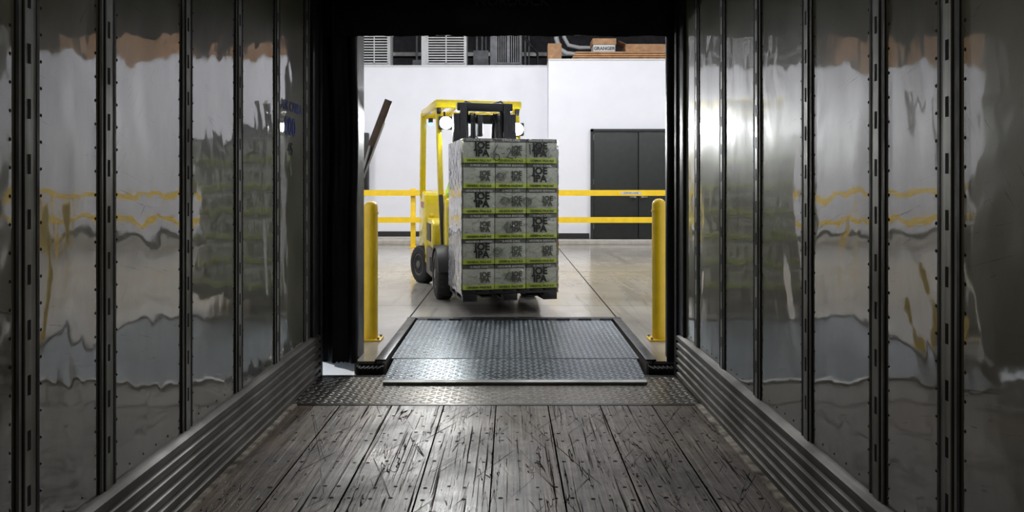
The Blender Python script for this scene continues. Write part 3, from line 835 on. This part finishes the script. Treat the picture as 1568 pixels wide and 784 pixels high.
m.box((-.44, .93, .20), (.44, .975, .30), 'dkmetal', .006); m.box((-.44, .93, .50), (.44, .975, .60), 'dkmetal', .006)
for k in range(5): x = -.42 + k * .21; m.box((x - .015, .94, .58), (x + .015, .965, 1.22), 'dkmetal', .003)
m.box((-.44, .935, 1.20), (.44, .97, 1.24), 'dkmetal', .004)
for x in (-.23, .23):
    m.box((x - .055, .885, .162), (x + .055, .93, .62), 'dkmetal', .006)
    m.prism([(.93, .162), (.93, .200), (.5, .200), (.03, .180), (.03, .170), (.4, .162)], 'x', x - .055, x + .055, 'dkmetal')
part(m)

# ------------------------------------------------------------ driver
def skin(name, verts, edges, radii, root=0, sub=2):
    me = bpy.data.meshes.new(name); me.from_pydata(verts, edges, []); o = bpy.data.objects.new(name, me); COL.objects.link(o)
    md = o.modifiers.new('s', 'SKIN'); sv = me.skin_vertices[0].data
    for i, r in enumerate(radii): sv[i].radius = r if isinstance(r, tuple) else (r, r)
    for q in sv: q.use_root = False
    sv[root].use_root = True
    sb = o.modifiers.new('b', 'SUBSURF'); sb.levels = sub; sb.render_levels = sub
    dg = bpy.context.evaluated_depsgraph_get(); dg.update()
    nm = bpy.data.meshes.new_from_object(o.evaluated_get(dg)); bpy.data.objects.remove(o)
    nm.polygons.foreach_set('use_smooth', [True] * len(nm.polygons)); return nm
drv = empty('forklift_driver', T)
def dpart(name, me, mats, fn=None):
    me.materials.clear()
    for q in mats: me.materials.append(M[q])
    if fn:
        for pl in me.polygons: pl.material_index = fn(pl.center)
    o = bpy.data.objects.new(name, me); COL.objects.link(o); o.parent = drv; o.matrix_local = Matrix(); return o
V = [(0, 2.20, 1.03), (0, 2.22, 1.18), (0, 2.20, 1.36), (0, 2.19, 1.47), (0, 2.17, 1.55), (0, 2.16, 1.62)]
R = [(.15, .115), (.15, .11), (.165, .115), (.11, .085), (.055, .055), (.05, .05)]
E = [(0, 1), (1, 2), (2, 3), (3, 4), (4, 5)]
for s in (-1, 1):
    b0 = len(V)
    V += [(s * .12, 2.16, 1.46), (s * .20, 2.17, 1.43), (s * .30, 2.06, 1.20), (s * .32, 2.0, 1.15), (s * .22, 1.82, 1.19), (s * .17, 1.75, 1.215)]
    R += [.075, .065, .05, .047, .036, .028]
    E += [(3, b0), (b0, b0 + 1), (b0 + 1, b0 + 2), (b0 + 2, b0 + 3), (b0 + 3, b0 + 4), (b0 + 4, b0 + 5)]
    b0 = len(V)
    V += [(s * .10, 2.14, 1.01), (s * .13, 1.95, 1.02), (s * .17, 1.72, 1.02), (s * .17, 1.68, .97), (s * .16, 1.62, .72), (s * .16, 1.60, .60)]
    R += [.095, .085, .062, .058, .048, .038]
    E += [(0, b0), (b0, b0 + 1), (b0 + 1, b0 + 2), (b0 + 2, b0 + 3), (b0 + 3, b0 + 4), (b0 + 4, b0 + 5)]
bme = skin('body', V, E, R)
def bm_(c):
    if c.z > 1.545: return 3
    if (abs(c.x) < .3 and c.z < 1.09 and c.y < 2.4): return 1
    if abs(c.x) > .15 and c.y < 1.93 and c.z > 1.05: return 3
    return 0
dpart('body', bme, ['hiviz', 'jeans', 'ink2', 'skin'], bm_)
h = MB('head')
def hf(co):
    x, y, z = co
    w = 1 - .22 * max(0, -z) ** 1.3
    x *= w
    if y < 0:
        y *= .96
        if abs(x) < .25 and -.28 < z < .12: y -= .16 * (1 - abs(x) / .25) * (1 - abs(z + .12) / .3 if z > -.42 else 0)
        if .08 < z < .25 and abs(abs(x) - .36) < .22: y += .07
        if z < -.75: y -= .04
    return Vector((x, y, z))
hc = (0, 2.13, 1.735)
h.sphere(hc, .115, 'skin', 40, 30, (.70, .86, 1.06), hf)
for s in (-1, 1):
    h.sphere((s * .083, 2.14, 1.735), .03, 'skin', 14, 10, (.35, .7, 1.1)); h.sphere((s * .031, 2.045, 1.752), .012, 'eye', 12, 8); h.sphere((s * .031, 2.034, 1.752), .005, 'ink', 8, 6)
    h.box((s * .031 - .016, 2.034, 1.772), (s * .031 + .016, 2.044, 1.777), 'hair', .002)
h.box((-.024, 2.030, 1.682), (.024, 2.042, 1.688), 'red', .002)
h.sphere((0, 2.148, 1.765), .118, 'hair', 30, 20, (.74, .84, .93), lambda c: Vector((c.x, max(c.y, -.45), max(c.z, -.45))))
h.sphere((0, 2.135, 1.79), .112, 'jeans', 30, 20, (.80, .95, .95), lambda c: Vector((c.x, c.y, max(c.z, -.05))))
h.prism([(-.07, 2.07), (.07, 2.07), (.06, 1.98), (.03, 1.95), (-.03, 1.95), (-.06, 1.98)], 'z', 1.785, 1.794, 'jeans')
ho = h.make(parent=drv); ho.matrix_local = Matrix()
for s in (-1, 1):
    wx = Vector((s * .17, 1.75, 1.215)); k0 = Vector((s * .158, 1.70, 1.225))
    HV = [wx, wx.lerp(k0, .5), k0]; HR = [(.024, .018), (.034, .016), (.036, .014)]; HE = [(0, 1), (1, 2)]
    for q, Lf in enumerate((.066, .076, .072, .058)):
        o = len(HV); bx_ = k0 + Vector((s * (-.03 + q * .02), 0, 0))
        HV += [bx_, bx_ + Vector((0, -.026, .004)), bx_ + Vector((0, -.036, -.022 - Lf * .1)), bx_ + Vector((0, -.020, -.034 - Lf * .15))]
        HR += [.0095, .009, .0085, .0075]; HE += [(2, o), (o, o + 1), (o + 1, o + 2), (o + 2, o + 3)]
    o = len(HV); tb = wx + Vector((-s * .024, -.018, 0)); HV += [tb, tb + Vector((-s * .02, -.02, -.012)), tb + Vector((-s * .022, -.035, -.03))]
    HR += [.011, .010, .0085]; HE += [(1, o), (o, o + 1), (o + 1, o + 2)]
    dpart('hand', skin('hand', [tuple(v) for v in HV], HE, HR, sub=1), ['skin'])
    bt = MB('boot'); bt.prism([(1.66, .535), (1.66, .64), (1.57, .66), (1.52, .60), (1.42, .585), (1.39, .56), (1.39, .535)], 'x', s * .16 - .045, s * .16 + .045, 'black', .015)
    q = bt.make(parent=drv); q.matrix_local = Matrix()

# ------------------------------------------------------------ lights
def area(name, loc, sx, sy, e, rot=(0, 0, 0), col=(1, 1, 1)):
    d = bpy.data.lights.new(name, 'AREA'); d.shape = 'RECTANGLE'; d.size = sx; d.size_y = sy; d.energy = e; d.color = col
    o = bpy.data.objects.new(name, d); COL.objects.link(o); o.location = loc; o.rotation_euler = rot; return o
for i, (x, y, e) in enumerate([(-6, 8.5, 90), (0, 8.8, 95), (6, 8.5, 90), (-6, 14, 230), (0, 14.2, 230), (6, 14, 230), (-3, 11.3, 165), (3.2, 11.3, 165)]):
    m = MB('high_bay_light'); m.box((x - .75, y - .2, 6.62), (x + .75, y + .2, 6.72), 'white2', .01)
    m.cyl((x - .6, y, 6.72), (x - .6, y, WZ), .006, 'dkmetal', 6); m.cyl((x + .6, y, 6.72), (x + .6, y, WZ), .006, 'dkmetal', 6); o = m.make()
    a = area('high_bay_lamp', (x, y, 6.60), 1.4, .35, e, col=(.98, .98, 1))
for x, y, z in LP:
    d = bpy.data.lights.new('headlamp', 'SPOT'); d.energy = 150; d.spot_size = math.radians(105); d.spot_blend = .6; d.shadow_soft_size = .05
    o = bpy.data.objects.new('headlamp', d); COL.objects.link(o); o.parent = lift
    o.matrix_local = Matrix.Translation((x, y - .06, z)) @ Matrix.Rotation(math.radians(-72), 4, 'X')
for y, e in ((1.2, 4.5), (-1.6, 5)):  # unseen ceiling fixtures, added to brighten the dim trailer interior
    m = MB('added_fill_light'); m.lathe([(.10, 0), (.10, .02), (.085, .03)], (-.075, y, TH - .031), (0, 0, -1), 'white2', 28)
    m.lathe([(.08, .03), (.07, .045), (.04, .055), (0, .058)], (-.075, y, TH - .031), (0, 0, -1), 'fill', 28); m.make()
    d = bpy.data.lights.new('added_fill_lamp', 'AREA'); d.shape = 'DISK'; d.size = .3; d.energy = e; d.color = (1, .92, .78)
    o = bpy.data.objects.new('added_fill_lamp', d); COL.objects.link(o); o.location = (-.075, y, TH - .10)
sd = bpy.data.lights.new('sun', 'SUN'); sd.energy = 5; sd.angle = .02
so = bpy.data.objects.new('sun', sd); COL.objects.link(so)
so.rotation_euler = Vector((1, .35, -.30)).to_track_quat('-Z', 'Y').to_euler()
wd = bpy.data.worlds.new('world'); scene.world = wd; wd.use_nodes = True
nt = wd.node_tree; bg = nt.nodes['Background']; bg.inputs[0].default_value = (.55, .75, 1, 1); bg.inputs[1].default_value = 1.2
